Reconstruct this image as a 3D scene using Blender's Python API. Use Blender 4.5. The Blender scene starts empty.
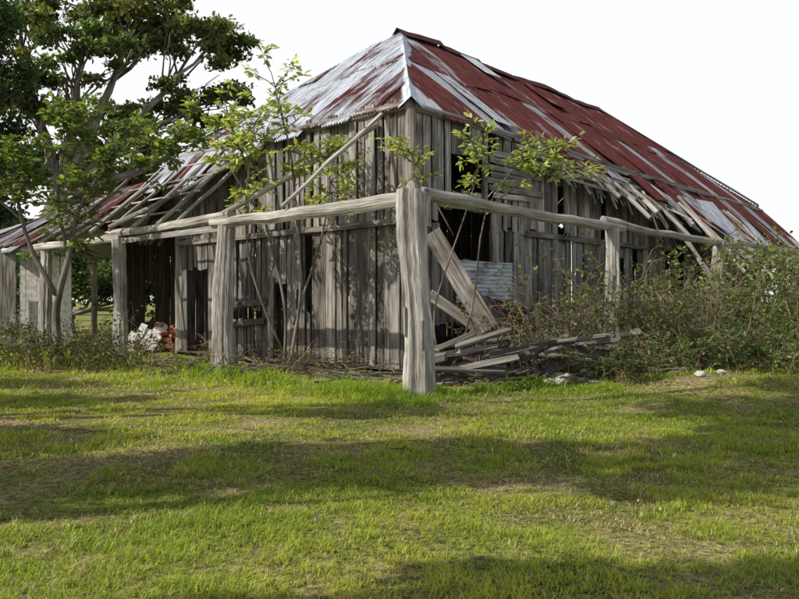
import bpy, math, random
import numpy as np
from mathutils import Vector, Matrix
random.seed(7); rng=np.random.default_rng(11)
R=random.uniform
scene=bpy.context.scene
# ------------------------------------------------------------------ helpers
def empty(name,loc=(0,0,0)):
    e=bpy.data.objects.new(name,None); scene.collection.objects.link(e); e.location=(0,0,0); return e
class MB:
    def __init__(s): s.v=[];s.f=[];s.c=[];s.g=[];s.n=0
    def add(s,vs,fs,col,gs):
        o=len(s.v); s.v+= [tuple(v) for v in vs]; s.f+=[tuple(i+o for i in f) for f in fs]
        if isinstance(col,list): s.c+=col
        else: s.c+=[col]*len(vs)
        s.g+=gs
    def build(s,name,mat,parent=None,smooth=False):
        me=bpy.data.meshes.new(name); me.from_pydata(s.v,[],s.f)
        a=me.attributes.new('col','FLOAT_COLOR','POINT')
        a.data.foreach_set('color',np.array([(c[0],c[1],c[2],1) for c in s.c],dtype=np.float32).ravel())
        a=me.attributes.new('gc','FLOAT_VECTOR','POINT')
        a.data.foreach_set('vector',np.array(s.g,dtype=np.float32).ravel())
        if smooth: me.polygons.foreach_set('use_smooth',[True]*len(me.polygons))
        me.materials.append(mat); me.update()
        ob=bpy.data.objects.new(name,me); scene.collection.objects.link(ob)
        if parent: ob.parent=parent
        return ob
def np_mesh(name,V,F,col,mat,parent=None,smooth=False):
    me=bpy.data.meshes.new(name); k=F.shape[1]
    me.vertices.add(len(V)); me.vertices.foreach_set('co',V.astype(np.float32).ravel())
    me.loops.add(F.size); me.loops.foreach_set('vertex_index',F.astype(np.int32).ravel())
    me.polygons.add(len(F)); me.polygons.foreach_set('loop_start',np.arange(0,F.size,k,dtype=np.int32))
    me.polygons.foreach_set('loop_total',np.full(len(F),k,dtype=np.int32))
    if smooth: me.polygons.foreach_set('use_smooth',np.ones(len(F),dtype=bool))
    me.update(calc_edges=True); me.validate()
    a=me.attributes.new('col','FLOAT_COLOR','POINT')
    c=np.ones((len(V),4),dtype=np.float32); c[:,:3]=col; a.data.foreach_set('color',c.ravel())
    me.materials.append(mat)
    ob=bpy.data.objects.new(name,me); scene.collection.objects.link(ob)
    if parent: ob.parent=parent
    return ob
_G=rng.random((128,128))
def vn(x,y,sc,off=0.0):
    x=np.asarray(x,dtype=float)/sc+off+500; y=np.asarray(y,dtype=float)/sc+off*1.7+500
    xi=np.floor(x).astype(int); yi=np.floor(y).astype(int); fx=x-xi; fy=y-yi
    fx=fx*fx*(3-2*fx); fy=fy*fy*(3-2*fy)
    g=lambda a,b:_G[a%128,b%128]
    return (g(xi,yi)*(1-fx)+g(xi+1,yi)*fx)*(1-fy)+(g(xi,yi+1)*(1-fx)+g(xi+1,yi+1)*fx)*fy
def gz(x,y):
    return 0.10*(vn(x,y,3.1)-.5)+0.16*(vn(x,y,8.0,3)-.5)*np.clip(np.asarray(y)/8,0,1)+0.03*(vn(x,y,.7,9)-.5)+.28*np.exp(-((np.asarray(x)-5.2)/2.2)**2-((np.asarray(y)-12.2)/1.2)**2)
def gzf(x,y): return float(gz(x,y))
# ------------------------------------------------------------------ materials
def newmat(name):
    m=bpy.data.materials.new(name); m.use_nodes=True; nt=m.node_tree; nt.nodes.clear()
    return m,nt,nt.nodes,nt.links
def N(ns,t,**k):
    n=ns.new(t)
    for a,b in k.items(): setattr(n,a,b)
    return n
def ramp(ns,stops):
    r=ns.new('ShaderNodeValToRGB'); e=r.color_ramp.elements
    while len(e)<len(stops): e.new(.5)
    for i,(p,c) in enumerate(stops): e[i].position=p; e[i].color=(*c,1) if len(c)==3 else c
    return r
def wood_mat(name,light,dark,rough=.85,st=(.30,.42,.66),gs=26,lo=(.34,.30,.28)):
    m,nt,ns,L=newmat(name)
    at=N(ns,'ShaderNodeAttribute',attribute_name='gc'); ac=N(ns,'ShaderNodeAttribute',attribute_name='col')
    mp=N(ns,'ShaderNodeMapping'); mp.inputs['Scale'].default_value=(gs,1.1,gs)
    L.new(at.outputs['Vector'],mp.inputs['Vector'])
    n1=N(ns,'ShaderNodeTexNoise'); n1.inputs['Scale'].default_value=1; n1.inputs['Detail'].default_value=7; n1.inputs['Roughness'].default_value=.68
    L.new(mp.outputs[0],n1.inputs['Vector'])
    mp2=N(ns,'ShaderNodeMapping'); mp2.inputs['Scale'].default_value=(4,1.3,4); L.new(at.outputs['Vector'],mp2.inputs['Vector'])
    n2=N(ns,'ShaderNodeTexNoise'); n2.inputs['Scale'].default_value=1; n2.inputs['Detail'].default_value=5; L.new(mp2.outputs[0],n2.inputs['Vector'])
    r1=ramp(ns,[(st[0],tuple(x*.22 for x in dark)),(st[1],dark),(st[2],light)]); L.new(n1.outputs[0],r1.inputs[0])
    r2=ramp(ns,[(.30,lo),(.50,(.84,.82,.80)),(.68,(1.14,1.15,1.16))]); L.new(n2.outputs[0],r2.inputs[0])
    mx=N(ns,'ShaderNodeMix',data_type='RGBA',blend_type='MULTIPLY'); mx.inputs[0].default_value=1
    L.new(r1.outputs[0],mx.inputs[6]); L.new(r2.outputs[0],mx.inputs[7])
    mx2=N(ns,'ShaderNodeMix',data_type='RGBA',blend_type='MULTIPLY'); mx2.inputs[0].default_value=1
    L.new(mx.outputs[2],mx2.inputs[6]); L.new(ac.outputs['Color'],mx2.inputs[7])
    b=N(ns,'ShaderNodeBsdfPrincipled'); b.inputs['Roughness'].default_value=rough; b.inputs['Specular IOR Level'].default_value=.2
    L.new(mx2.outputs[2],b.inputs['Base Color'])
    bp=N(ns,'ShaderNodeBump'); bp.inputs['Strength'].default_value=1; bp.inputs['Distance'].default_value=.03
    L.new(n1.outputs[0],bp.inputs['Height']); L.new(bp.outputs[0],b.inputs['Normal'])
    o=N(ns,'ShaderNodeOutputMaterial'); L.new(b.outputs[0],o.inputs[0]); return m
M_slab=wood_mat('weathered_slab',(.44,.425,.41),(.18,.17,.16))
M_post=wood_mat('weathered_post',(.60,.585,.565),(.29,.28,.265),st=(.30,.40,.62),gs=42,lo=(.5,.47,.45))
M_bark=wood_mat('bark',(.27,.245,.22),(.11,.10,.085))
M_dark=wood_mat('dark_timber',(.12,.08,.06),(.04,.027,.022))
def iron_mat():
    m,nt,ns,L=newmat('corrugated_iron')
    at=N(ns,'ShaderNodeAttribute',attribute_name='gc'); ac=N(ns,'ShaderNodeAttribute',attribute_name='col')
    sp=N(ns,'ShaderNodeSeparateColor'); L.new(ac.outputs['Color'],sp.inputs[0])
    mp=N(ns,'ShaderNodeMapping'); mp.inputs['Scale'].default_value=(6,.8,1); L.new(at.outputs['Vector'],mp.inputs['Vector'])
    n1=N(ns,'ShaderNodeTexNoise'); n1.inputs['Scale'].default_value=1; n1.inputs['Detail'].default_value=7; n1.inputs['Roughness'].default_value=.75; L.new(mp.outputs[0],n1.inputs['Vector'])
    mp3=N(ns,'ShaderNodeMapping'); mp3.inputs['Scale'].default_value=(1.6,1.3,1); L.new(at.outputs['Vector'],mp3.inputs['Vector'])
    n3=N(ns,'ShaderNodeTexNoise'); n3.inputs['Scale'].default_value=1; n3.inputs['Detail'].default_value=5; L.new(mp3.outputs[0],n3.inputs['Vector'])
    av=N(ns,'ShaderNodeMath',operation='MULTIPLY_ADD'); av.inputs[1].default_value=.7; av.inputs[2].default_value=-.35; L.new(n3.outputs[0],av.inputs[0])
    a0=N(ns,'ShaderNodeMath',operation='ADD'); L.new(n1.outputs[0],a0.inputs[0]); L.new(av.outputs[0],a0.inputs[1])
    ad=N(ns,'ShaderNodeMath',operation='ADD'); L.new(a0.outputs[0],ad.inputs[0]); L.new(sp.outputs[0],ad.inputs[1])
    mr=N(ns,'ShaderNodeMapRange'); mr.inputs[1].default_value=.92; mr.inputs[2].default_value=1.10; L.new(ad.outputs[0],mr.inputs[0])
    mp2=N(ns,'ShaderNodeMapping'); mp2.inputs['Scale'].default_value=(13,2.0,1); L.new(at.outputs['Vector'],mp2.inputs['Vector'])
    n2=N(ns,'ShaderNodeTexNoise'); n2.inputs['Scale'].default_value=1; n2.inputs['Detail'].default_value=7; n2.inputs['Roughness'].default_value=.65; L.new(mp2.outputs[0],n2.inputs['Vector'])
    rr=ramp(ns,[(.28,(.016,.008,.009)),(.47,(.062,.016,.016)),(.62,(.110,.028,.025)),(.80,(.20,.085,.065))]); L.new(n2.outputs[0],rr.inputs[0])
    rg=ramp(ns,[(.3,(.16,.18,.215)),(.5,(.33,.365,.42)),(.75,(.58,.61,.65))]); L.new(n2.outputs[0],rg.inputs[0])
    gm=N(ns,'ShaderNodeMix',data_type='RGBA',blend_type='MULTIPLY'); gm.inputs[0].default_value=1; L.new(rg.outputs[0],gm.inputs[6])
    cb=N(ns,'ShaderNodeCombineColor'); 
    for i in range(3): L.new(sp.outputs[1],cb.inputs[i])
    L.new(cb.outputs[0],gm.inputs[7])
    mx=N(ns,'ShaderNodeMix',data_type='RGBA'); L.new(mr.outputs[0],mx.inputs[0]); L.new(gm.outputs[2],mx.inputs[6]); L.new(rr.outputs[0],mx.inputs[7])
    b=N(ns,'ShaderNodeBsdfPrincipled'); L.new(mx.outputs[2],b.inputs['Base Color'])
    r3=N(ns,'ShaderNodeMapRange'); r3.inputs[3].default_value=.45; r3.inputs[4].default_value=.9; L.new(mr.outputs[0],r3.inputs[0]); L.new(r3.outputs[0],b.inputs['Roughness'])
    b.inputs['Metallic'].default_value=.1; b.inputs['Specular IOR Level'].default_value=.25
    bp=N(ns,'ShaderNodeBump'); bp.inputs['Strength'].default_value=.5; bp.inputs['Distance'].default_value=.012; L.new(n2.outputs[0],bp.inputs['Height']); L.new(bp.outputs[0],b.inputs['Normal'])
    o=N(ns,'ShaderNodeOutputMaterial'); L.new(b.outputs[0],o.inputs[0]); return m
M_iron=iron_mat()
def leaf_mat(name,tr=.4,rough=.5,spec=.3,tm=(1.7,1.7,.6)):
    m,nt,ns,L=newmat(name)
    ac=N(ns,'ShaderNodeAttribute',attribute_name='col')
    b=N(ns,'ShaderNodeBsdfPrincipled'); b.inputs['Roughness'].default_value=rough; b.inputs['Specular IOR Level'].default_value=spec
    L.new(ac.outputs['Color'],b.inputs['Base Color'])
    t=N(ns,'ShaderNodeBsdfTranslucent')
    g=N(ns,'ShaderNodeMix',data_type='RGBA',blend_type='MULTIPLY'); g.inputs[0].default_value=1; g.inputs[7].default_value=(*tm,1); L.new(ac.outputs['Color'],g.inputs[6]); L.new(g.outputs[2],t.inputs[0])
    s=N(ns,'ShaderNodeMixShader'); s.inputs[0].default_value=tr; L.new(b.outputs[0],s.inputs[1]); L.new(t.outputs[0],s.inputs[2])
    o=N(ns,'ShaderNodeOutputMaterial'); L.new(s.outputs[0],o.inputs[0]); return m
M_leaf=leaf_mat('leaf',.42,.42,.4); M_grass=leaf_mat('grass_blade',.5,.5,.3,(1.55,1.5,.7))
def ground_mat():
    m,nt,ns,L=newmat('ground')
    tc=N(ns,'ShaderNodeNewGeometry')
    def no(sc,d=5):
        n=N(ns,'ShaderNodeTexNoise'); n.inputs['Scale'].default_value=sc; n.inputs['Detail'].default_value=d; L.new(tc.outputs['Position'],n.inputs['Vector']); return n
    a=no(.9); f=no(22,6); c=no(90,4)
    r1=ramp(ns,[(.35,(.13,.18,.035)),(.5,(.22,.23,.07)),(.66,(.36,.30,.18))]); L.new(a.outputs[0],r1.inputs[0])
    r2=ramp(ns,[(.3,(.25,.25,.22)),(.5,(.9,.9,.85)),(.7,(1.7,1.6,1.4))]); L.new(f.outputs[0],r2.inputs[0])
    mx=N(ns,'ShaderNodeMix',data_type='RGBA',blend_type='MULTIPLY'); mx.inputs[0].default_value=1; L.new(r1.outputs[0],mx.inputs[6]); L.new(r2.outputs[0],mx.inputs[7])
    b=N(ns,'ShaderNodeBsdfPrincipled'); b.inputs['Roughness'].default_value=.95; b.inputs['Specular IOR Level'].default_value=.1; L.new(mx.outputs[2],b.inputs['Base Color'])
    bp=N(ns,'ShaderNodeBump'); bp.inputs['Strength'].default_value=1; bp.inputs['Distance'].default_value=.03; L.new(c.outputs[0],bp.inputs['Height']); L.new(bp.outputs[0],b.inputs['Normal'])
    o=N(ns,'ShaderNodeOutputMaterial'); L.new(b.outputs[0],o.inputs[0]); return m
M_ground=ground_mat()
def stone_mat(name,c1,c2):
    m,nt,ns,L=newmat(name)
    tc=N(ns,'ShaderNodeNewGeometry'); n=N(ns,'ShaderNodeTexNoise'); n.inputs['Scale'].default_value=9; n.inputs['Detail'].default_value=6; L.new(tc.outputs['Position'],n.inputs['Vector'])
    r=ramp(ns,[(.35,c1),(.65,c2)]); L.new(n.outputs[0],r.inputs[0])
    b=N(ns,'ShaderNodeBsdfPrincipled'); b.inputs['Roughness'].default_value=.9; L.new(r.outputs[0],b.inputs['Base Color'])
    bp=N(ns,'ShaderNodeBump'); bp.inputs['Strength'].default_value=.6; bp.inputs['Distance'].default_value=.02; L.new(n.outputs[0],bp.inputs['Height']); L.new(bp.outputs[0],b.inputs['Normal'])
    o=N(ns,'ShaderNodeOutputMaterial'); L.new(b.outputs[0],o.inputs[0]); return m
M_stone=stone_mat('stone',(.16,.15,.13),(.42,.40,.36)); M_brick=stone_mat('old_brick',(.20,.06,.035),(.36,.14,.08))
M_white=stone_mat('whitewash',(.42,.42,.41),(.72,.72,.70)); M_dirt=stone_mat('dirt_floor',(.05,.04,.03),(.11,.09,.065))
# ------------------------------------------------------------------ geometry primitives
def plank(mb,p0,p1,w,t,nrm,seg=6,jit=.012,col=None,bend=0,endj=.03):
    p0=Vector(p0);p1=Vector(p1);ax=(p1-p0);Ln=ax.length;ax.normalize();nrm=Vector(nrm);side=ax.cross(nrm).normalized();nn=side.cross(ax).normalized()
    if col is None: b=R(.55,1.12); col=(b*R(.97,1.04),b,b*R(.95,1.03))
    ro=Vector((R(0,50),R(0,50),R(0,50))); vs=[];gs=[];fs=[]
    jl=R(-jit,jit);jr=R(-jit,jit)
    for i in range(seg+1):
        k=i/seg; c=p0+ax*Ln*k+nn*(bend*4*k*(1-k))
        jl=jl*.6+R(-jit,jit)*.8; jr=jr*.6+R(-jit,jit)*.8
        for sx,sn in((-1,-1),(1,-1),(1,1),(-1,1)):
            e=0
            if i in(0,seg): e=R(-endj,endj)
            wj=(w/2)+(jl if sx<0 else jr)
            q=c+side*sx*wj+nn*sn*t/2+ax*e
            vs.append(q); gs.append((sx*wj+ro.x,k*Ln+ro.y,sn*t/2+ro.z))
    for i in range(seg):
        o=i*4
        for a in range(4):
            b=(a+1)%4; fs.append((o+a,o+b,o+4+b,o+4+a))
    fs.append((3,2,1,0)); o=seg*4; fs.append((o,o+1,o+2,o+3))
    mb.add(vs,fs,col,gs)
def tube(mb,pts,rad,sides=8,col=None,rough=0.0,cap=True):
    pts=[Vector(p) for p in pts]; n=len(pts)
    if col is None: b=R(.75,1.1); col=(b,b,b)
    ph=[R(0,6.28) for _ in range(4)]; ro=(R(0,50),R(0,50),R(0,50)); vs=[];gs=[];fs=[]; s=0
    ref=Vector((0,0,1)) if abs((pts[-1]-pts[0]).normalized().z)<.9 else Vector((1,0,0))
    for i,p in enumerate(pts):
        d=(pts[min(i+1,n-1)]-pts[max(i-1,0)]).normalized()
        a=d.cross(ref)
        if a.length<1e-4: a=Vector((1,0,0))
        a.normalize(); b=a.cross(d)
        if i: s+=(p-pts[i-1]).length
        for j in range(sides):
            th=j/sides*6.2832
            r=rad[i]*(1+rough*(.5*math.sin(2*th+ph[0]+s*.3)+.45*math.sin(3*th+ph[1]-s*.25)+.4*math.sin(7*th+ph[2]+.1*math.sin(s*3))+.35*math.sin(11*th+ph[3]+s*.2)+R(-.2,.2)))
            vs.append(p+a*math.cos(th)*r+b*math.sin(th)*r)
            gs.append((math.cos(th)*rad[i]+ro[0],s+ro[1],math.sin(th)*rad[i]+ro[2]))
    for i in range(n-1):
        for j in range(sides):
            k=(j+1)%sides; fs.append((i*sides+j,i*sides+k,(i+1)*sides+k,(i+1)*sides+j))
    if cap:
        fs.append(tuple(range(sides))[::-1]); fs.append(tuple((n-1)*sides+j for j in range(sides)))
    mb.add(vs,fs,col,gs)
def curve(p0,p1,n=6,sag=0,wob=.0):
    p0=Vector(p0);p1=Vector(p1);out=[]
    for i in range(n+1):
        k=i/n; p=p0.lerp(p1,k); p.z-=sag*4*k*(1-k)
        if 0<i<n: p+=Vector((R(-wob,wob),R(-wob,wob),R(-wob,wob)))
        out.append(p)
    return out
# ------------------------------------------------------------------ barn frame of reference
P0=Vector((.30,11.6,0)); uR=Vector((.688,.725,0)).normalized(); uL=Vector((-uR.y,uR.x,0))
C=P0+2.4*(uL+uR)
LEN=19.0; WID=8.4; H=WID/2
def W(p,q,z): 
    v=C+uR*p+uL*q; return Vector((v.x,v.y,z))
def eave(p): return 5.36-.028*p
def rz(p,d):
    z=eave(p)+(.812*d if d>=0 else .95*d)
    return z
barn=empty('derelict_slab_barn')
# walls -----------------------------------------------------------------
def wall(mb,fr,nrm,L,zt,opens,tiers=((.05,3.05),(2.98,None)),w=(.16,.34),miss=.0,tone=1.0,toneup=1.18):
    for ti,(z0,z1) in enumerate(tiers):
        s=.0
        while s<L:
            ww=R(*w); ww=min(ww,L-s)
            if ww<.06: break
            sc=s+ww/2; top=(zt(sc)-.06) if z1 is None else z1
            segs=[(z0+R(-.04,.14),top+R(-.07,.02))]
            for (a,b,o0,o1) in opens:
                if a<sc<b:
                    ns=[]
                    for (x0,x1) in segs:
                        if o1<=x0 or o0>=x1: ns.append((x0,x1)); continue
                        if o0>x0+.1: ns.append((x0,o0+R(-.05,.05)))
                        if o1<x1-.1: ns.append((o1+R(-.05,.05),x1))
                    segs=ns
            if random.random()>miss:
                off=(0.03 if ti==0 else .065)+R(-.02,.022); lean=R(-.025,.025)
                b=R(.42,1.18)*tone*(toneup if ti else 1); col=(b*R(.98,1.05),b,b*R(.94,1.04))
                nt_=(nrm+Vector((-nrm.y,nrm.x,0))*R(-.16,.16))
                for (x0,x1) in segs:
                    p0=fr(sc,x0)+nrm*off; p1=fr(sc+lean,x1)+nrm*off
                    plank(mb,p0,p1,ww-R(.01,.065),.035,nt_,seg=8,jit=.010,col=col)
            s+=ww
nL=-uR; nR=-uL
mb=MB(); wall(mb,lambda s,z:W(0,s,z),nL,WID,lambda s:eave(0)+.1,[(4.6,6.4,1.0,1.3),(6.9,8.0,.0,2.3),(2.9,3.1,1.2,2.9),(3.9,4.15,.1,1.9)])
tube(mb,curve(W(-.1,-.1,5.25),W(-.1,8.5,5.2),8,0,.02),[.09]*9,8,rough=.15)
plank(mb,W(-.10,.3,3.02),W(-.10,8.3,3.0),.12,.05,nL,seg=9)
plank(mb,W(-.10,4.4,1.45),W(-.12,6.6,1.33),.14,.05,nL,seg=5,col=(.4,.36,.33))
plank(mb,W(-.11,4.5,1.0),W(-.13,6.3,.86),.12,.05,nL,seg=5,col=(.35,.3,.28))
plank(mb,W(-.13,3.2,1.75),W(-.11,3.35,3.3),.2,.04,nL,seg=5)
mb.build('end_wall',M_slab,barn)
mb=MB(); wall(mb,lambda s,z:W(s,0,z),nR,LEN,eave,[(.8,2.45,2.28,3.35),(1.2,2.15,3.75,4.5),(.5,3.4,.1,1.0),(7.4,8.6,.0,2.6),(11,12.4,0,3.0),(5.1,5.5,3.1,4.2)],miss=.04,tone=1.12)
plank(mb,W(.8,-.12,2.25),W(2.55,-.12,2.22),.12,.06,nR,seg=4)
plank(mb,W(.7,-.12,3.40),W(2.6,-.12,3.42),.12,.06,nR,seg=4)
plank(mb,W(2.5,-.12,2.2),W(2.5,-.12,3.34),.11,.06,nR,seg=4)
plank(mb,W(2.2,-.12,3.5),W(2.2,-.12,4.9),.13,.06,nR,seg=4)
plank(mb,W(3.8,-.12,3.0),W(10.5,-.12,2.95),.13,.05,nR,seg=9)
tube(mb,curve(W(.0,-.12,5.2),W(LEN,-.12,4.75),10,0,.02),[.08]*11,8,rough=.15)
mb.build('side_wall',M_slab,barn)
mb=MB(); wall(mb,lambda s,z:W(s,WID,z),uL,LEN,eave,[],tiers=((.0,None),)); wall(mb,lambda s,z:W(LEN,s,z),uR,WID,lambda s:eave(19),[],tiers=((.0,None),))
mb.build('rear_walls',M_slab,barn)
mb=MB()
for p,q in((-.07,-.07),(0,WID),(LEN,0),(LEN,WID),(5,-.05),(9.7,-.05),(14,-.05)):
    tube(mb,curve(W(p,q,-.1),W(p,q,5.2-.028*p),6,0,.015),[.11,.10,.10,.10,.10,.10,.10],10,rough=.12,col=(.8,.78,.75))
mb.build('corner_posts',M_post,barn)
mb=MB(); z=.14
mb.add([W(-.3,-.3,z),W(LEN,-.3,z),W(LEN,WID,z),W(-.3,WID,z)],[(0,1,2,3)],(1,1,1),[(0,0,0)]*4); mb.build('earth_floor',M_dirt,barn)
# roof ------------------------------------------------------------------
PIT=.085
def sheet(mb,fr,s0,s1,lo,hi,tint,rows=8,lift=0.0,tilt=0.0,amp=.019,droop=0):
    n=max(3,int((s1-s0)/PIT*6)); vs=[];gs=[];cs=[];fs=[]; ro=(R(0,30),R(0,30),R(0,30)); wav=R(-.03,.03); ph=R(0,6)
    for i in range(n+1):
        s=s0+(s1-s0)*i/n; a=lo(s); b=hi(s)
        if b<a: b=a
        for j in range(rows+1):
            d=a+(b-a)*j/rows
            p=fr(s,d); z=amp*math.sin(s/PIT*6.2832)+lift+tilt*(s-s0)+wav*math.sin(d*2+ph)-droop*(1-j/rows)**2
            p=p+Vector((0,0,z)); vs.append(p); gs.append((s+ro[0],d+ro[1],ro[2]))
    for i in range(n):
        for j in range(rows):
            o=i*(rows+1)+j; fs.append((o,o+rows+1,o+rows+2,o+1))
    mb.add(vs,fs,(tint[0],tint[1],0),gs)
def plane_roof(mb,fr,L,ext,tintf,smin=0,missing=()):
    s=smin; i=0
    while s<L-.01:
        s1=min(s+.76,L); 
        hip=lambda x:min(H,x,L-x) 
        dh=hip((s+s1)/2); e=ext((s+s1)/2)+R(-.10,.10)
        cut=2.1+R(-.25,.25) if dh>2.6 else 99
        r=(i*7919)%5*.004
        if (i,0) not in missing:
            sheet(mb,fr,s,s1+.03,lambda x:-e,lambda x:max(-e+.02,min(hip(x) if x<L else 0,cut+.1)),tintf(i,0),lift=.05+r,tilt=R(-.03,.03),droop=R(0,.06) if e<.5 else R(0,.25))
        if cut<9 and (i,1) not in missing:
            sheet(mb,fr,s,s1+.03,lambda x:cut-.1,lambda x:max(cut-.08,hip(x)),tintf(i,1),lift=.075+r,tilt=R(-.03,.03))
        s=s1; i+=1
def bent(p): return -.10*math.sin(max(0,min(1,p/LEN))*3.14*1.5)*.6+.04*math.sin(p*1.3)
def frR(s,d): return W(s,d,rz(s,d)+bent(s))
def frL(s,d): return W(d,s,rz(max(d,0),d)+.02)
def frB(s,d): return W(s,WID-d,rz(s,d)+bent(s))
def frF(s,d): return W(LEN-d,s,rz(LEN-max(d,0),d)+bent(LEN-d)+.02)
def interp(xs,ys): return lambda s: float(np.interp(s,xs,ys))
def extR0(s):
    if s<4.0: return .22
    return float(np.interp(s,[4.0,6,8,10,12,15,19],[.28,.50,.9,1.3,1.7,2.2,2.4]))
def extR(s): return extR0(s)+(R(-.25,.2) if s>4.4 else 0)
def tR(i,t):
    k=[(.26,.9),(.70,.8),(.78,.8),(.34,.8),(.50,.75),(.68,.8)]
    if i<6: return k[i] if t==0 else [(.75,.8),(.75,.8),(.75,.8),(.75,.8),(.76,.8),(.54,.8)][i]
    rr=random.Random(i*3+t); 
    if t==0 and i in(9,15,19,22): return (.46,.7)
    return (rr.uniform(.64,.86),.75)
def tL(i,t):  # rust amount, then brightness lifted to paint sun glare into this slope's iron
    return [(.62,.95),(.58,1.1),(.44,1.3),(.58,1.2),(.38,1.4),(.48,1.3),(.36,1.4),(.5,1.3),(.34,1.3),(.54,1.2),(.4,1.2),(.46,1.1)][(i+t*2)%12]
mb=MB(); plane_roof(mb,frR,LEN,extR,tR)
mb.build('side_roof_slope',M_iron,barn,True)
mb=MB(); plane_roof(mb,frL,WID,interp([0,4.4,4.6,6,6.1,8.4],[.22,.25,.6,.7,1.0,1.2]),tL)
mb.build('end_roof_slope',M_iron,barn,True)
mb=MB(); plane_roof(mb,frB,LEN,lambda s:2.2,lambda i,t:(R(.3,.7),.9)); plane_roof(mb,frF,WID,lambda s:2.2,lambda i,t:(R(.3,.7),.9))
mb.build('rear_roof_slopes',M_iron,barn,True)
mb=MB()
def cap(a,b,w,col,n=6,na=None,nb=None,up=.10):
    a=Vector(a);b=Vector(b); vs=[];gs=[];fs=[]
    for i in range(n+1):
        k=i/n; c=a.lerp(b,k)
        for j,(sd) in enumerate((na*w,Vector((0,0,.05)),nb*w)):
            vs.append(c+sd+Vector((0,0,up+R(-.015,.015)))); gs.append((j*.3+a.x,k*(b-a).length,0))
    for i in range(n):
        for j in range(2):
            o=i*3+j; fs.append((o,o+1,o+4,o+3))
    mb.add(vs,fs,col,gs)
apex=frR(H,H); rend=frR(LEN-H,H)
dR=(uR*.75-uL*.25+Vector((0,0,-.42))); dL=(uL*.75-uR*.25+Vector((0,0,-.42)))
cap(frR(-.2,-.2)+Vector((0,0,.02)),apex,.34,(.12,1.5,0),10,dR,dL,.11)
k=H-.2
while k<LEN-H-.1:
    k2=min(k+1.8,LEN-H); a=frR(k,H);b=frR(k2,H)
    if not(8.0<k<9.0): cap(a+Vector((0,0,R(0,.07))),b+Vector((0,0,R(0,.12))),.2,(R(.4,.8),.9,0),4,-uL+Vector((0,0,-.8)),uL+Vector((0,0,-.8)),.13)
    k=k2
cap(frR(LEN,0),rend,.2,(.4,.9,0),6,-uR*-.6+Vector((0,0,-.3)),-uL*.6+Vector((0,0,-.3)),.12)
cap(frL(WID,0),apex,.2,(.3,1.2,0),6,-uR*.5+Vector((0,0,-.3)),uL*.6+Vector((0,0,-.3)),.12)
mb.build('roof_capping',M_iron,barn)
mb=MB()
def flat_sheet(mb,o,ax,dn,w,l,tint,curl=0,amp=.013,rows=8):
    o=Vector(o);ax=Vector(ax).normalized();dn=Vector(dn).normalized();nn=ax.cross(dn).normalized()
    if nn.z<0: nn=-nn
    n=int(w/PIT*6);vs=[];gs=[];fs=[];ro=(R(0,30),R(0,30),0)
    for i in range(n+1):
        s=w*i/n
        for j in range(rows+1):
            d=l*j/rows; vs.append(o+ax*s+dn*d+nn*(amp*math.sin(s/PIT*6.2832)+curl*(j/rows)**2)); gs.append((s+ro[0],d+ro[1],0))
    for i in range(n):
        for j in range(rows):
            q=i*(rows+1)+j; fs.append((q,q+rows+1,q+rows+2,q+1))
    mb.add(vs,fs,(tint[0],tint[1],0),gs)
down=(-uL*1+Vector((0,0,-.812)))
flat_sheet(mb,frR(6.6,H-.0)+Vector((0,0,.16)),uR,down,.76,1.3,(.3,1.1),.03)
flat_sheet(mb,frR(9.3,H-.3)+Vector((0,0,.18)),uR+uL*.06,down,.76,1.6,(.65,1.0),.05)
flat_sheet(mb,frR(3.0,2.0)+Vector((0,0,.12)),uR+uL*.04,down,.6,2.4,(.38,.9),.02)
for (p,d,w,l,t) in((9.0,-.8,.76,1.3,(.5,.9)),(10.2,-.9,.76,1.6,(.4,.9)),(11.2,-.9,.76,1.9,(.3,.9)),(12.6,-1.0,.76,2.2,(.6,.9)),(13.9,-1.2,.76,1.8,(.3,1.0)),(15.5,-1.6,.76,1.9,(.6,1)),(17.2,-1.5,.76,2.2,(.3,.9)),(18.6,-1.7,.76,2.0,(.4,.9))):
    flat_sheet(mb,frR(p,d)+Vector((0,0,.2)),uR+uL*R(-.3,.3)+Vector((0,0,R(-.3,.05))),down+uR*R(-.3,.7)+Vector((0,0,-.4)),w,l,t,R(-.2,.2))
mb.build('loose_roof_sheets',M_iron,barn,True)
# ------------------------------------------------------------------ rafters, laths
mb=MB()
for s in np.arange(.6,WID,.95):
    if 1.2<s<4.2: continue
    tube(mb,curve(frL(s,.2)-Vector((0,0,.08)),W(-2.5+R(-.1,.1),s+R(-.15,.15),3.12),5,0,.02),[.055,.05,.05,.05,.045,.045],7,rough=.15)
tube(mb,curve(W(-.15,.75,4.98),(-3.42,15.0,3.16),7,.02,.015),[.065,.062,.06,.06,.058,.055,.055,.05],8,rough=.12,col=(1.05,1.04,1.0))
tube(mb,curve(W(-.15,4.6,5.0),W(-2.7,6.9,3.15),7,.02,.02),[.05]*8,7,rough=.12)
for s in np.arange(9.1,20,.95):
    tube(mb,curve(W(.0,s,4.80-(s-8.4)*.075),W(-2.55,s+R(-.1,.1),3.05),5,0,.02),[.05]*6,6,rough=.15,col=(.6,.58,.55))
for d in(-.5,-1.0,-1.5,-2.0):
    plank(mb,frL(5.0,d)+Vector((0,0,-.02)),frL(9.2,d)+Vector((0,0,-.06)),.07,.03,(0,0,1),seg=5)
for s in np.arange(6.2,19.3,.85):
    e=min(2.5,extR0(s)+R(.2,.9)) if s<12 else 2.5
    tube(mb,curve(frR(s,.2)-Vector((0,0,.08)),frR(s+R(-.2,.2),-e)-Vector((0,0,.04+R(0,.15))),5,0,.02),[.05]*6,7,rough=.15)
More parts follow.
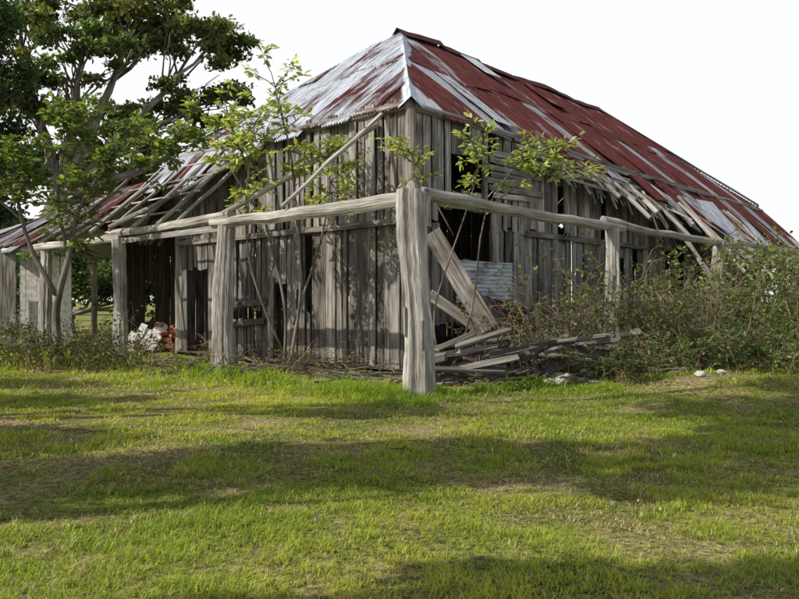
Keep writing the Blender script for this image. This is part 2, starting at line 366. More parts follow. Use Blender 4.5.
for k in range(18):
    s=R(9.0,18.5); plank(mb,frR(s,R(-.8,.2))+Vector((0,0,-.2)),frR(s+R(-1.5,2.2),-2.7)+Vector((0,0,R(-.9,.1))),R(.08,.16),.04,(0,0,1),seg=4)
for k in range(10):
    s=R(9,16); a=frR(s,-1.0)+Vector((0,0,R(-.3,.3))); b=W(s+R(-1,1.5),-3.2,R(1.2,2.3)); tube(mb,curve(a,b,5,0,.03),[.045]*6,7,rough=.15)
for k in range(135):
    s=3.2+k*.045+R(-.04,.04); f=(k/135)
    e=extR0(s)
    a=frR(s,-e+R(.05,.40))+Vector((0,0,-.06-R(0,.06))); ln=R(.45,1.0)
    dirv=(-uL*R(.2,.9)+uR*(R(-.3,.5)+.3*f)+Vector((0,0,-R(.5,1.0)))).normalized()
    b=R(.45,1.0)
    plank(mb,a,a+dirv*ln,R(.05,.085),.012,nR+uR*R(-.3,.3),seg=3,jit=.004,col=(b,b*.98,b*.96))
for k in range(5):
    plank(mb,W(3.0+R(0,.5),-.2-.12*k,5.05-.17*k),W(8.5+R(-1,.8),-.25-.16*k,4.85-.2*k),.07,.03,nR,seg=6)
for k in range(7):
    plank(mb,W(2.4+R(-.1,.1),-.13,3.75+k*.15),W(R(3.6,4.6),-.13,3.75+k*.15+R(-.05,.05)),.12,.02,nR,seg=4)
mb.build('rafters_and_laths',M_post,barn)
# ------------------------------------------------------------------ lean-to extension at left
mb=MB()
def zt(q): return 4.95-(q-8.4)*.075
def frX(s,d):
    t=zt(s)
    z=t+(t-3.12)/2.4*d if d<0 else t-(t-3.0)/3.2*d
    return W(d,s,z+.06*math.sin(s*1.7)*min(1,abs(d)))
i=0;s=8.15
while s<20:
    e=float(np.interp(s,[8,11,11.5,20],[1.5,1.9,2.5,2.65]))+R(-.25,.22)
    tn=(random.choice([.4,.46,.54,.62]),R(.65,1.0))
    sheet(mb,frX,s,s+.79,lambda x:-e,lambda x:.05,tn,lift=.07+(i%3)*.015,tilt=R(-.08,.08),droop=R(0,.2))
    sheet(mb,frX,s,s+.79,lambda x:-.02,lambda x:3.3,(random.choice([.3,.5,.7]),.9),lift=.09)
    s+=.76;i+=1
mb.build('lean_to_roof',M_iron,barn,True)
mb=MB()
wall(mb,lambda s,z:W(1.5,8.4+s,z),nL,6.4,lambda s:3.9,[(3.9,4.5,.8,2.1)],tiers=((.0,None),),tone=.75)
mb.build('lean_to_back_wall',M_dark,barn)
mb=MB()
for q in(11.5,14.6,17.6,20): 
    tube(mb,curve(W(3.1,q,-.1),W(3.1,q,3.0),4,0,.03),[.12]*5,8,rough=.15)
mb.build('lean_to_rear_posts',M_slab,barn)
# ------------------------------------------------------------------ verandah posts & beams
def post(name,x,y,h,r0,r1,lean=(0,0),flare=1.25,sides=40,rough=.17,wob=.02):
    mb=MB(); n=24; pts=[];rd=[]
    g=gzf(x,y)
    for i in range(n+1):
        k=i/n; pts.append((x+lean[0]*k+wob*math.sin(k*5+x)+R(-.005,.005),y+lean[1]*k,g-.12+(h-g+.12)*k)); rd.append((r0+(r1-r0)*k)*(1+(flare-1)*math.exp(-k*9))*(1+.06*math.sin(k*9+x))*(1+R(-.015,.015)))
    tube(mb,pts,rd,sides,rough=rough,col=(1,1,1))
    # splinters and split slivers standing proud of the post
    for k in range(7):
        a=R(0,6.28); z0=R(.3,h-1.0); l=R(.4,.9); rr=r1*1.02
        plank(mb,(x+lean[0]*z0/h+math.cos(a)*rr,y+math.sin(a)*rr,z0),(x+lean[0]*(z0+l)/h+math.cos(a+.05)*rr,y+math.sin(a+.05)*rr,z0+l),R(.02,.05),.02,(math.cos(a),math.sin(a),0),seg=4,jit=.008,col=(.8,.78,.76))
    return mb.build(name,M_post,barn,False)
post('verandah_post_corner',.29,11.55,3.13,.185,.20,(-.08,0),1.3,wob=.035)
post('verandah_post_end_1',-3.46,15.17,2.98,.225,.17,(0.06,0),1.2)
post('verandah_post_end_2',-6.5,18.06,2.9,.17,.15,(0,0),1.1)
post('verandah_post_end_3',-9.6,21.1,2.9,.16,.14)
post('verandah_post_side_1',4.32,15.84,2.95,.145,.125,(.02,0),1.15)
post('verandah_post_side_2',8.1,19.9,3.0,.15,.14,(.1,0),1.1)
post('verandah_post_side_3',11.6,23.6,3.0,.15,.14,(0,0),1.1)
mb=MB()
def beam(a,b,r,n=12,wob=.02,rough=.14,sag=.03,col=(1,1,1)):
    tube(mb,curve(a,b,n,sag,wob),[r*(1+R(-.08,.08)) for _ in range(n+1)],14,rough=rough,col=col)
def PB(side,t,z):
    v=P0+(uL if side=='L' else uR)*t; return Vector((v.x,v.y,z))
beam(PB('L',-.15,3.04),PB('L',5.5,3.02),.105); beam(PB('L',4.9,3.14),PB('L',10,3.05),.085,wob=.015); beam(PB('L',9.3,2.93),PB('L',21,2.98),.09)
plank(mb,PB('L',5.0,2.90),PB('L',9.6,2.86),.12,.05,nL,seg=6)
beam(PB('R',.05,3.10),PB('R',6.3,2.98),.095,sag=.02); beam(PB('R',5.5,3.10),PB('R',13,2.95),.075,sag=.05,wob=.03); beam(PB('R',12.5,3.05),PB('R',21,3.0),.08)
tube(mb,curve(PB('L',0,3.1)+Vector((-.1,0,.0)),PB('L',0,3.27)+Vector((-.12,0,0)),2),[.10,.09,.05],9,rough=.2)
mb.build('verandah_beams',M_post,barn,False)
# ------------------------------------------------------------------ fallen things by the side wall
mb=MB()
flat_sheet(mb,W(1.15,-.20,1.45),Vector((0,0,1)),uR,.85,1.95,(.42,1.4),0,amp=.012)
flat_sheet(mb,W(.7,-1.1,.75),Vector((0,.2,.9))-uR*.3,uR+Vector((0,0,-.2)),.95,2.3,(.55,.8),.1)
mb.build('fallen_iron_sheets',M_iron,barn,True)
mb=MB()
plank(mb,(.60,14.55,2.75),(1.62,13.9,.95),.34,.03,(-.3,-1,.2),seg=7,col=(.85,.84,.84))
plank(mb,(.55,14.4,1.6),(1.9,13.9,.6),.2,.03,(-.1,-1,.5),seg=6,col=(.7,.68,.66))
plank(mb,(1.3,14.2,1.5),(2.7,14.6,.25),.16,.03,(-.1,-1,.5),seg=6)
plank(mb,(1.0,14.4,2.1),(2.3,14.2,.5),.18,.03,(-.1,-1,.3),seg=6,col=(.6,.58,.55))
for k in range(55):
    a=Vector((R(.1,3.2),R(12.9,14.5),R(.05,.75))); an=R(-.6,.7); l=R(.4,1.6)
    b=R(.3,.95); plank(mb,a,a+Vector((math.cos(an)*l,math.sin(an)*l*.6,R(-.25,.3))),R(.05,.16),R(.02,.05),(R(-.3,.3),R(-.8,-.2),.6),seg=4,col=(b,b*.98,b*.95))
mb.build('collapsed_boards',M_slab,barn)
# ------------------------------------------------------------------ ground
gx=np.concatenate([np.linspace(-400,-40,14),np.linspace(-36,36,181),np.linspace(40,400,14)])
gy=np.concatenate([np.linspace(-60,-6,10),np.linspace(-4,44,161),np.linspace(50,600,20)])
X,Y=np.meshgrid(gx,gy); Z=gz(X,Y)*((np.abs(X)<37)&(Y<45))
V=np.stack([X.ravel(),Y.ravel(),Z.ravel()],1); nx=len(gx);ny=len(gy)
I=(np.arange(ny-1)[:,None]*nx+np.arange(nx-1)[None,:]).ravel(); F=np.stack([I,I+1,I+nx+1,I+nx],1)
np_mesh('ground',V,F,(1,1,1),M_ground,smooth=True)
# grass -----------------------------------------------------------------
def grass_points(n,y0,y1):
    y=rng.uniform(y0**2,y1**2,n)**.5
    x=rng.uniform(-1,1,n)*(.58*y+1.2); return x,y
def mkgrass(bands):
    VV=[];CC=[]
    for (n,y0,y1,wd,hs) in bands:
        x,y=grass_points(n,y0,y1)
        k=rng.random(n)<.28; cell=.13
        x=np.where(k,np.round(x/cell)*cell+ (vn(np.round(x/cell)*7.3,np.round(y/cell)*5.1,1)-.5)*.2+rng.normal(0,.02,n),x); y=np.where(k,np.round(y/cell)*cell+(vn(np.round(y/cell)*3.3,np.round(x/cell)*9.1,1)-.5)*.2+rng.normal(0,.02,n),y)
        dx=x-C.x; dy=y-C.y; p=dx*uR.x+dy*uR.y; q=dx*uL.x+dy*uL.y
        inside=(p>-2.0)&(q>-2.0)&(q<WID+2)&(p<LEN+2)
        lush=vn(x,y,1.6,20); dry=vn(x,y,1.3,40)*.5+vn(x,y,.35,60)*.5; tuft=vn(x,y,.22,80)
        keep=rng.random(len(x))< (.15+1.3*tuft)
        keep&=~((dry>.60)&(rng.random(len(x))<.45)); keep&=~(inside&(rng.random(len(x))<.85)); keep&=~((p>0)&(q>0)&(q<WID))
        x,y,p,q,lush,dry,tuft,k=[a[keep] for a in(x,y,p,q,lush,dry,tuft,k)]
        m=len(x)
        edge=np.exp(-((np.minimum(p,q)+2.9)/.55)**2)*((p>-3.6)&(q>-3.6)&(np.minimum(p,q)<-2.0))
        h=hs*(.25+.7*lush+.8*tuft**2)*rng.uniform(.45,1.35,m)*(1+1.9*edge)*np.where(k,1.15,.9); h=np.where(dry>.58,h*.5,h)
        w=wd*rng.uniform(.6,1.3,m)
        th=rng.uniform(0,6.283,m); lean=rng.uniform(.3,1.7,m)*h
        b=np.stack([x,y,gz(x,y)-.005],1); ld=np.stack([np.cos(th),np.sin(th),0*th],1)
        wa=th+1.57+rng.uniform(-.6,.6,m); wv=np.stack([np.cos(wa),np.sin(wa),0*wa],1)*w[:,None]*.5
        up=np.zeros((m,3)); up[:,2]=h
        mid=b+up*.6+ld*(lean*.35)[:,None]; tip=b+up*rng.uniform(.5,1.0,m)[:,None]+ld*lean[:,None]
        v=np.stack([b-wv,b+wv,mid-wv*.75,mid+wv*.75,tip],1)
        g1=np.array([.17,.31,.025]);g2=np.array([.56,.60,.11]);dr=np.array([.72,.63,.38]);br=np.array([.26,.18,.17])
        t=np.clip(rng.normal(.16+.8*vn(x,y,2.3,5)+.4*(vn(x,y,.5,15)-.5),.2,m),0,1)[:,None]
        t=t*(1-.7*edge[:,None])
        c=g1*(1-t)+g2*t
        isd=rng.random(m)<np.clip((dry-.43)*3.2,.06,.85)*(1-.8*edge)
        isb=isd&(rng.random(m)<.4)
        c=np.where(isd[:,None],dr*rng.uniform(.6,1.2,(m,1)),c); c=np.where(isb[:,None],br,c)
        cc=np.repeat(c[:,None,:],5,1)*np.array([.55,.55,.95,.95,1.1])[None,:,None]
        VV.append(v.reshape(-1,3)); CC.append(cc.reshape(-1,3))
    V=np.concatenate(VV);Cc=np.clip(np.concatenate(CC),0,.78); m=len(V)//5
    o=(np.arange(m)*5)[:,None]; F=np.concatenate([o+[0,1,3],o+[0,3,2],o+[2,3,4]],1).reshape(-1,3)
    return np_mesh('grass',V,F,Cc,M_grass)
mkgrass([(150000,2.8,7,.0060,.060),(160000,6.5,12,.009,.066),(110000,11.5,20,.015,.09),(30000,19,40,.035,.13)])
# ------------------------------------------------------------------ foliage tools
def leaves(name,cent,size,col,parent,asp=.5,droop=None,mat=None,upb=.5):
    cent=np.asarray(cent);m=len(cent)
    d=rng.normal(size=(m,3)) if droop is None else np.asarray(droop)+rng.normal(size=(m,3))*.25
    d/=np.linalg.norm(d,axis=1)[:,None]
    nn=rng.normal(size=(m,3)); nn[:,2]+=upb; s=np.cross(d,nn); s/=np.linalg.norm(s,axis=1)[:,None]+1e-9; nn=np.cross(s,d)
    L=(size*rng.uniform(.6,1.3,m))[:,None]
    base=cent; fold=nn*L*.08
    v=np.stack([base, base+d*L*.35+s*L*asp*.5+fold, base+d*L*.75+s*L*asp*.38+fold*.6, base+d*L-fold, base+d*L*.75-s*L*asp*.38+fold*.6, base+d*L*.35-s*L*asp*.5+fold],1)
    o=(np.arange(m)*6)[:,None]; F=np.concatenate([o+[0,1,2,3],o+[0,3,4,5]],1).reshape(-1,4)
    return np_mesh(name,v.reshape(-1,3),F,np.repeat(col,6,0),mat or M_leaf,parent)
n=7000; x,y=grass_points(n,3,13); kp=vn(x,y,.8,33)>.5; x=x[kp];y=y[kp]; n=len(x)
pal=np.array([[.30,.17,.13],[.36,.27,.17],[.28,.19,.22],[.5,.44,.32]])[rng.integers(0,4,n)]*rng.uniform(.6,1.2,(n,1))
leaves('leaf_litter',np.stack([x,y,gz(x,y)+rng.uniform(.01,.045,n)],1),.03,pal,None,asp=.6,upb=2.5)
def clump_pts(c,r,n):
    v=rng.normal(size=(n,3)); v/=np.linalg.norm(v,axis=1)[:,None]; rad=rng.random(n)**.45
    sub=1+.35*np.sin(v[:,0]*5+c[0])*np.sin(v[:,1]*5+c[1]*2)+.25*np.sin(v[:,2]*7+c[2])
    return np.array(c)+v*(rad*sub)[:,None]*np.array(r), v
def big_tree(name,base,trunk_r,fork,clumps,leaf,dens,gcol=(.035,.065,.02),nsub=12,sr_=(.22,.42),tw=14):
    e=empty(name); mb=MB(); base=Vector(base); fork=Vector(fork)
    tube(mb,curve(base-Vector((0,0,.3)),fork,8,0,trunk_r*.25),[trunk_r*(1.3-.4*i/8) for i in range(9)],14,rough=.1,col=(1.2,1.2,1.2))
    P=[];Cl=[]
    for (c,r) in clumps:
        c=Vector(c); midp=fork.lerp(c,.45)+Vector((R(-.8,.8),R(-.8,.8),R(-.2,.9)))
        pts=[];n=9
        for i in range(n+1):
            k=i/n; p=fork*(1-k)**2+midp*2*k*(1-k)+(c-Vector((0,0,r[2]*.4)))*k*k; 
            if 0<i<n: p=p+Vector((R(-.15,.15),R(-.15,.15),R(-.15,.15)))
            pts.append(p)
        tube(mb,pts,[trunk_r*(.42*(1-i/n)**1.2+.07) for i in range(n+1)],8,rough=.08,col=(1.5,1.5,1.5))
        for k in range(tw):
            v=Vector((R(-1,1)*r[0],R(-1,1)*r[1],R(-.5,.9)*r[2]))*.85; a=pts[random.choice([-4,-3,-2,-1])]
            tube(mb,curve(a,c+v,4,-.15,.15),[trunk_r*.09,trunk_r*.07,trunk_r*.05,trunk_r*.035,.015],5)
        for k in range(nsub):
            v=rng.normal(size=3); v/=np.linalg.norm(v); v=v*np.array(r)*rng.uniform(.35,1.05)
            sc=np.array(c)+v; sr=np.array(r)*rng.uniform(*sr_); sr[2]=max(sr[2],.35*sr[0]); n=int(dens*sr[0]*sr[1]*9)
            pp,dv=clump_pts(sc,sr,n); P.append(pp)
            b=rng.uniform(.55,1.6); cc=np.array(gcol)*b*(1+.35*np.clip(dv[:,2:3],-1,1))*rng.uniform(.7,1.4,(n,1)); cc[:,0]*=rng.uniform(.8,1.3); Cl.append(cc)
    mb.build('trunk_and_limbs',M_bark,e,True)
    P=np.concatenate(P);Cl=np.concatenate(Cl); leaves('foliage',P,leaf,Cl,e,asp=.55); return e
big_tree('fig_tree',(-18.2,38,0),.7,(-16.4,38,6.6),[
 ((-12.4,38,14.9),(3.0,2.4,1.5)),((-9.1,37,14.0),(2.6,2.2,1.1)),((-15.4,39,16.2),(3.2,2.8,1.7)),((-14.6,36,12.9),(2.5,2,1.1)),((-12.2,37,16.3),(2.4,2,1.2)),
 ((-18.6,38,14.8),(2.8,2.6,1.7)),((-10.4,39,11.6),(2.6,2.0,1.1)),((-17.2,37,11.2),(2.4,2,1.3)),((-13.6,40,10.4),(2.8,2.2,1.2)),((-9.4,41,10.4),(1.8,2.0,.9)),((-18.2,40,8.6),(2.8,2.4,1.5)),((-12.6,42,8.0),(3.8,2.5,1.5)),((-15.5,41,6.3),(3.2,2.5,1.6))],.25,62,(.085,.115,.04),nsub=14,sr_=(.18,.36))
big_tree('broadleaf_tree',(-19.0,30,0),.4,(-18.0,30,4.5),[((-16.2,30,12.4),(2.0,2.0,2.0)),((-15.4,30,9.8),(1.5,1.8,1.6)),((-16.0,31,6.8),(2.2,2,1.6)),((-17.2,30,14.6),(2.8,2,1.8)),((-20,30,9),(2.5,2.5,2.5)),((-17.0,31,4.6),(2.4,2,1.5))],.22,90,(.045,.08,.03),nsub=15)
# shade trees left of / behind the camera
SH=dict(tw=6,nsub=18,sr_=(.22,.5))
big_tree('shade_tree',(-14,1.6,0),.35,(-13.6,1.8,4.5),[((-11.6,3.0,7.8),(1.9,1.2,.9)),((-9.0,3.7,8.0),(1.9,1.2,.8)),((-6.2,3.4,8.2),(1.9,1.1,.7)),((-13.8,4.6,8.4),(1.7,1.2,.9)),((-4.4,4.6,8.6),(1.5,1.0,.7))],.17,130,(.04,.07,.02),**SH)
big_tree('shade_tree',(-13.5,7.2,0),.32,(-13.2,7.2,5),[((-5.6,6.0,10.4),(1.9,1.2,.8)),((-3.6,7.6,10.2),(1.6,1.0,.6)),((-13.0,8.0,7.6),(1.5,.7,.7)),((-10.2,6.2,9.4),(1.2,.45,.6)),((-15.6,9.8,8.0),(1.6,.9,1.0))],.17,110,(.04,.07,.02),**SH)
big_tree('shade_tree',(-10,-4.0,0),.35,(-9.6,-3.6,4),[((-8.6,.3,6.6),(1.7,.7,.7)),((-6.0,1.2,6.6),(1.3,.5,.5)),((-3.4,.4,7.0),(1.4,.55,.5)),((-11.5,-1.0,7.6),(1.8,1.1,1.0))],.17,110,(.04,.07,.02),**SH)
big_tree('background_shrubs',(-15,35.5,0),.15,(-15,35.5,.8),[((-22+2.3*i,35.5+R(-.8,.8),2.2+R(-.3,.4)),(1.9,1.3,1.3)) for i in range(8)],.2,60,(.055,.09,.03),nsub=12,sr_=(.3,.5))
# ------------------------------------------------------------------ small trees / shrubs
def small_tree(name,stems,leafsize,nleaf,gcol,twig_r=.012,spread=.5,ntw=5,asp=.38,mat=M_bark,start=.45):
    e=empty(name); mb=MB(); P=[];Dr=[];Cl=[]
    for pts,r0,r1 in stems:
        pts=[Vector(p) for p in pts]; fine=[]
        for i in range(len(pts)-1):
            for k in range(4):
                t=k/4; p=pts[i].lerp(pts[i+1],t)+Vector((R(-.03,.03),R(-.03,.03),0)); fine.append(p)
        fine.append(pts[-1]); n=len(fine)
        for it in range(2):
            fine=[fine[0]]+[(fine[i-1]+fine[i]*2+fine[i+1])/4 for i in range(1,n-1)]+[fine[-1]]
        tube(mb,fine,[r0+(r1-r0)*i/(n-1) for i in range(n)],7,rough=.08,col=(1.3,1.3,1.3))
        def rosette(p,d):
            b=R(.75,1.5)
            for q in range(nleaf):
                an=R(0,6.28); dd=Vector((math.cos(an),math.sin(an),R(-.6,.4)))+d*.5
                P.append(tuple(p+dd*R(0,.09)-d*R(0,.2))); Dr.append(tuple(dd)); cb=b*R(.7,1.3); y=R(.8,1.3); Cl.append((gcol[0]*cb*y,gcol[1]*cb,gcol[2]*cb))
        rosette(fine[-1],Vector((0,0,1)))
        for i in range(int(n*start),n):
            for k in range(ntw if i<n-1 else ntw+2):
                if random.random()<.35: continue
                a=fine[i]; d=Vector((R(-1,1),R(-1,1),R(-.25,.8))).normalized(); l=R(.35,1.)*spread
                b2=a+d*l; tube(mb,curve(a,b2,3,-.05*l,.03*l),[twig_r,twig_r*.8,twig_r*.6,twig_r*.4],4,cap=False)
                rosette(b2,d)
                if random.random()<.6: 
                    d2=(d+Vector((R(-.8,.8),R(-.8,.8),R(-.2,.6)))).normalized(); b3=a+d*l*.5+d2*l*.6
                    tube(mb,curve(a+d*l*.5,b3,2),[twig_r*.6,twig_r*.5,twig_r*.3],4,cap=False); rosette(b3,d2)
    mb.build('stems',mat,e,True); leaves('foliage',P,leafsize,np.array(Cl),e,asp=asp,droop=np.array(Dr),upb=1.5); return e
small_tree('wild_tobacco_tree',[
 ([(-7.3,16.8,0),(-7.5,16.8,1.2),(-7.2,16.8,2.2),(-7.0,16.8,3.4),(-6.3,16.6,4.3)],.09,.03),
 ([(-7.4,16.8,1.6),(-8.0,16.7,2.7),(-8.2,16.6,3.8),(-8.3,16.6,4.6)],.06,.02),
 ([(-7.0,16.8,3.2),(-6.0,16.4,3.8),(-5.3,16.3,4.4),(-4.6,16.3,4.9)],.04,.02),
 ([(-7.2,16.8,2.6),(-7.4,16.8,3.8),(-7.2,16.7,4.9),(-6.9,16.7,5.4)],.04,.02),
 ([(-7.0,16.8,3.4),(-6.4,16.9,4.4),(-5.9,16.9,5.1)],.03,.02),
 ([(-8.0,16.7,3.1),(-8.7,16.7,3.7),(-8.9,16.6,4.2)],.03,.02)],.17,12,(.12,.17,.06),spread=.8,ntw=8,asp=.45,start=.6)
small_tree('coral_sapling',[
 ([(-2.3,15.3,0),(-2.2,15.2,1.4),(-2.6,15.2,3.0),(-3.0,15.1,4.2),(-3.3,15.0,5.0)],.035,.015),
 ([(-2.2,15.3,0),(-1.9,15.2,1.6),(-2.0,15.2,3.0),(-2.1,15.1,4.4),(-2.4,15.0,5.6)],.035,.015),
 ([(-2.1,15.3,1.0),(-1.6,15.1,2.4),(-1.3,15.0,3.6),(-1.4,15.0,4.3)],.025,.012),
 ([(-2.6,15.2,3.0),(-3.2,15.1,3.9),(-3.7,15.0,5.0)],.02,.012),
 ([(-2.3,15.3,.5),(-2.9,15.1,2.0),(-3.0,15.0,3.4),(-2.8,15,4.9)],.025,.012)],.15,10,(.27,.33,.11),spread=.75,ntw=5,asp=.42,start=.6)
small_tree('young_tobacco_bush',[
 ([(.75,13.6,0),(.55,13.5,1.3),(1.0,13.4,2.6),(1.4,13.3,3.8),(1.2,13.3,4.3)],.02,.010),
 ([(.85,13.6,0),(1.3,13.5,1.3),(1.4,13.4,3.0),(2.1,13.3,4.0),(2.8,13.3,4.15)],.02,.010),
 ([(.95,13.4,2.6),(.5,13.3,3.4),(.1,13.3,4.2)],.015,.01),
 ([(1.4,13.4,3.0),(2.2,13.4,3.6),(3.0,13.4,3.75)],.015,.01)],.12,9,(.27,.33,.12),spread=.5,ntw=5,asp=.42,start=.6)
def thicket(name,n,xr,yr,hr,nleaf,gcol,leafsize=.06,stemcol=(1.3,1.0,.8),arch=1.0,r=.010):
    e=empty(name); mb=MB(); P=[];Cl=[]
    for k in range(n):
        x=R(*xr); y=R(*yr); h=R(*hr); an=R(0,6.28); rad=R(.3,1.2)*arch*h*.6
        p0=Vector((x,y,gzf(x,y)-.03)); tip=p0+Vector((math.cos(an)*rad,math.sin(an)*rad*.7,h*R(.5,1)))
        mid=p0.lerp(tip,.5)+Vector((0,0,h*R(.2,.5)))
        pts=[]
        for i in range(9):
            t=i/8; q=p0*(1-t)**2+mid*2*t*(1-t)+tip*t*t
            if i: q+=Vector((R(-.03,.03),R(-.03,.03),R(-.03,.03)))
            pts.append(q)
        b=R(.6,1.2); tube(mb,pts,[r*(1.1-.9*i/8)*R(.8,1.3) for i in range(9)],4,col=(stemcol[0]*b,stemcol[1]*b,stemcol[2]*b),cap=False)
        tw=[]
        for j in range(9):
            a=random.choice(pts[2:]); d=Vector((R(-1,1),R(-1,1),R(-.4,.8))).normalized()*R(.15,.55)
            tube(mb,[a,a+d*.5+Vector((0,0,R(-.02,.05))),a+d],[r*.5,r*.4,r*.25],3,col=(stemcol[0]*b,stemcol[1]*b,stemcol[2]*b),cap=False); tw.append((a,d))
        lv=int(nleaf*random.choice([.3,.6,1.0,1.9]))
        for j in range(lv):
            a,d=random.choice(tw); q=a+d*R(.2,1.05)+Vector((R(-.05,.05),R(-.05,.05),R(-.05,.05))); P.append(tuple(q)); g=R(.5,1.6); Cl.append((gcol[0]*g*R(.8,1.4),gcol[1]*g,gcol[2]*g))
    mb.build('stems',M_bark,e); leaves('foliage',P,leafsize,np.array(Cl),e,asp=.5); return e
thicket('thorny_shrub',150,(2.6,6.2),(14.4,16.4),(1.2,3.0),24,(.14,.19,.055),.085,(1.7,1.5,1.35))
thicket('thorny_shrub',180,(5.6,11.0),(16.0,19.5),(1.2,3.4),65,(.12,.175,.05),.10,(1.7,1.45,1.3))
thicket('thorny_shrub',100,(10.2,15.0),(19.0,23.5),(1.5,3.9),100,(.11,.16,.045),.12,(1.6,1.4,1.25))
thicket('thorny_shrub',80,(1.4,3.6),(13.4,14.8),(.5,1.7),16,(.14,.19,.05),.065,(1.7,1.5,1.35))
thicket('low_bramble',110,(4.4,9.8),(13.8,16.4),(.4,1.2),75,(.09,.145,.038),.085,(1.6,1.3,1.15))
thicket('low_bramble',70,(2.6,5.0),(13.0,14.6),(.3,.9),50,(.09,.145,.038),.075,(1.6,1.3,1.15))
thicket('low_bramble',90,(-9.2,-5.6),(15.2,17.4),(.4,1.2),40,(.06,.095,.03),.075)
thicket('verandah_weeds',60,(-5.2,.0),(14.0,16.2),(.2,.8),14,(.10,.15,.04),.06)
thicket('seedling',14,(3.35,3.75),(11.9,12.3),(.3,.75),60,(.05,.085,.025),.07)
big_tree('distant_trees',(-34,75,0),.6,(-34,75,3),[((-34+9*i,75+R(-4,4),4.2),(5,4,3.2)) for i in range(0,4)]+[((40+9*i,70+R(-4,4),4.5),(5,4,3.4)) for i in range(0,3)],.7,9,(.05,.08,.035))
# ------------------------------------------------------------------ debris
mb=MB()
for k in range(260):
    x=R(-5,4.5); y=R(12.6,15.0) if x>-1 else R(14.2,16.8); l=R(.25,1.1); an=R(0,6.28); z=gzf(x,y)+R(.01,.16)
    tube(mb,curve((x,y,z),(x+math.cos(an)*l,y+math.sin(an)*l,z+R(-.02,.14)),4,0,.03),[R(.006,.02)]*5,5,rough=.1)
for k in range(22):
    x=R(-5,5); y=R(4.5,11); l=R(.15,.5); an=R(0,6.28); z=gzf(x,y)+.03
    tube(mb,curve((x,y,z),(x+math.cos(an)*l,y+math.sin(an)*l,z+.02),4,0,.02),[.005]*5,4)
tube(mb,curve((-4.6,12.3,.06),(-3.3,11.9,.09),5,0,.04),[.02,.02,.018,.015,.01,.008],6)
mb.build('fallen_sticks',M_bark)
def rock(name,x,y,r,mat,parent=None,sq=.6,n=14,z=None):
    mb=MB(); vs=[];fs=[];ph=[R(0,6) for _ in range(4)]
    for i in range(n//2+1):
        for j in range(n):
            a=i/(n//2)*math.pi; b=j/n*6.2832; rr=r*(1+.18*math.sin(3*b+ph[0]+a*2)+.12*math.sin(5*a+ph[1])+R(-.06,.06))
            vs.append((x+rr*math.sin(a)*math.cos(b)*1.2,y+rr*math.sin(a)*math.sin(b),(z if z is not None else gzf(x,y))+r*sq*.4+rr*math.cos(a)*sq))
    for i in range(n//2):
        for j in range(n): k=(j+1)%n; fs.append((i*n+j,i*n+k,(i+1)*n+k,(i+1)*n+j))
    mb.add(vs,fs,(1,1,1),[(0,0,0)]*len(vs)); return mb.build(name,mat,parent)
for (x,y,r) in((2.75,13.0,.22),(3.1,13.05,.15),(2.5,12.9,.12),(4.7,12.1,.09),(5.1,12.3,.07)): rock('stone',x,y,r,M_stone)
bp=empty('brick_pile'); mb=MB()
for k in range(64):
    x=-6.35+R(-.9,.9); y=21.2+R(-.5,.5); z=.1+R(0,.85)*max(.1,1-abs(x+6.35)/1.0); an=R(0,3.14)
    plank(mb,(x,y,z),(x+.23*math.cos(an),y+.23*math.sin(an),z+R(-.05,.05)),.11,.076,(R(-.3,.3),R(-.3,.3),1),seg=1,jit=.002,endj=.002)
mb.build('bricks',M_brick,bp)
mb=MB()
for k in range(7): plank(mb,(-7.4+k*.12,20.8,.15),(-7.2+k*.14,21.1,.15+R(.3,.7)),.2,.03,(0,-1,.3),seg=2)
mb.build('broken_boards',M_white,bp)
# whitewashed screen walls at left under lean-to
mb=MB()
for k in range(9):
    x=-11.1+k*.17; plank(mb,(x,22.9,.1),(x+R(-.02,.02),22.9,2.75+R(-.1,.05)),.168,.03,(0,-1,0),seg=5,jit=.004)
mb.build('whitewashed_screen',M_white,barn)
mb=MB()
for k in range(7):
    x=-12.3+k*.2; plank(mb,(x,22.3+R(-.02,.02),.05),(x+R(-.02,.02),22.3,2.85),.19,.04,(0,-1,0),seg=6,jit=.006,col=(.9,.9,.9))
mb.build('boarded_screen',M_slab,barn)
f=empty('wire_fence'); mb=MB()
for k in range(9): tube(mb,curve((-22+k*2.6,29.5,-.1),(-22+k*2.6,29.5,1.25),3,0,.01),[.06]*4,7,rough=.1)
for z in(.35,.7,1.1): tube(mb,curve((-22,29.45,z),(-1.2,29.45,z),12,0,.01),[.008]*13,4)
mb.build('posts_and_wires',M_slab,f)
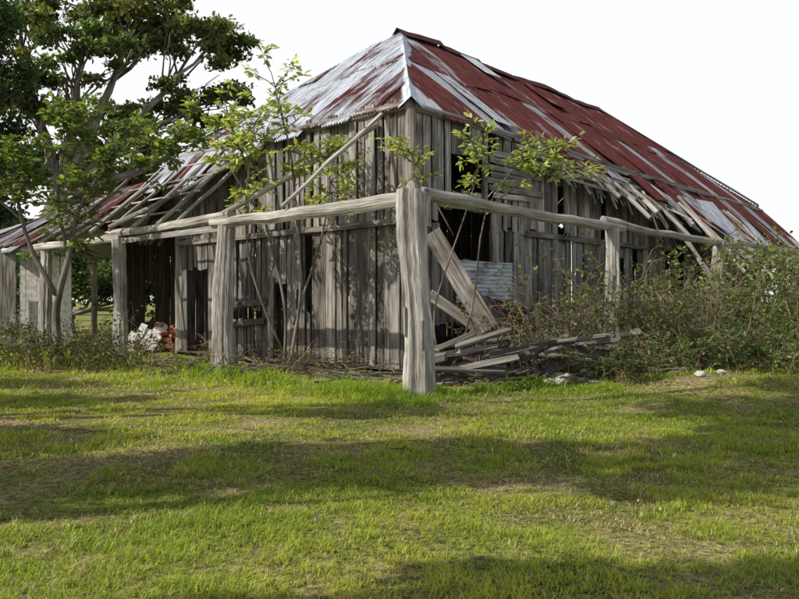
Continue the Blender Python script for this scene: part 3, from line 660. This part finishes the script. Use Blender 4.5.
# ------------------------------------------------------------------ light
w=bpy.data.worlds.new("World"); scene.world=w; w.use_nodes=True; nt=w.node_tree; nt.nodes.clear()
sd=Vector((-.93,-.36,0)).normalized(); el=math.radians(42); sun_dir=Vector((sd.x*math.cos(el),sd.y*math.cos(el),math.sin(el)))
sk=nt.nodes.new('ShaderNodeTexSky'); sk.sky_type='NISHITA'; sk.sun_disc=False; sk.sun_elevation=el; sk.sun_rotation=math.atan2(sd.x,sd.y); sk.dust_density=3; sk.air_density=1.0
tc=nt.nodes.new('ShaderNodeTexCoord'); sx=nt.nodes.new('ShaderNodeSeparateXYZ'); nt.links.new(tc.outputs['Generated'],sx.inputs[0])
mr=nt.nodes.new('ShaderNodeMapRange'); mr.interpolation_type='SMOOTHSTEP'; mr.inputs[1].default_value=.36; mr.inputs[2].default_value=.60; mr.inputs[3].default_value=.94; mr.inputs[4].default_value=.03; nt.links.new(sx.outputs[2],mr.inputs[0])
mx=nt.nodes.new('ShaderNodeMix'); mx.data_type='RGBA'; nt.links.new(mr.outputs[0],mx.inputs[0]); mx.inputs[7].default_value=(10.3,10.4,10.6,1)
bg=nt.nodes.new('ShaderNodeBackground'); bg.inputs[1].default_value=.1; o=nt.nodes.new('ShaderNodeOutputWorld')
nt.links.new(sk.outputs[0],mx.inputs[6]); nt.links.new(mx.outputs[2],bg.inputs[0]); nt.links.new(bg.outputs[0],o.inputs[0])
sl=bpy.data.lights.new('sun','SUN'); sl.energy=5.0; sl.angle=math.radians(.5); sl.color=(1,.93,.80)
so=bpy.data.objects.new('sun',sl); scene.collection.objects.link(so); so.rotation_euler=sun_dir.to_track_quat('Z','Y').to_euler()
# ------------------------------------------------------------------ camera
cam=bpy.data.cameras.new('camera'); cam.lens=35; cam.sensor_width=36; cam.clip_end=2000
co=bpy.data.objects.new('camera',cam); scene.collection.objects.link(co); co.location=(0,0,1.5); co.rotation_euler=(math.radians(90),0,0); scene.camera=co
scene.view_settings.view_transform='Standard'; scene.view_settings.look='None'; scene.view_settings.exposure=0
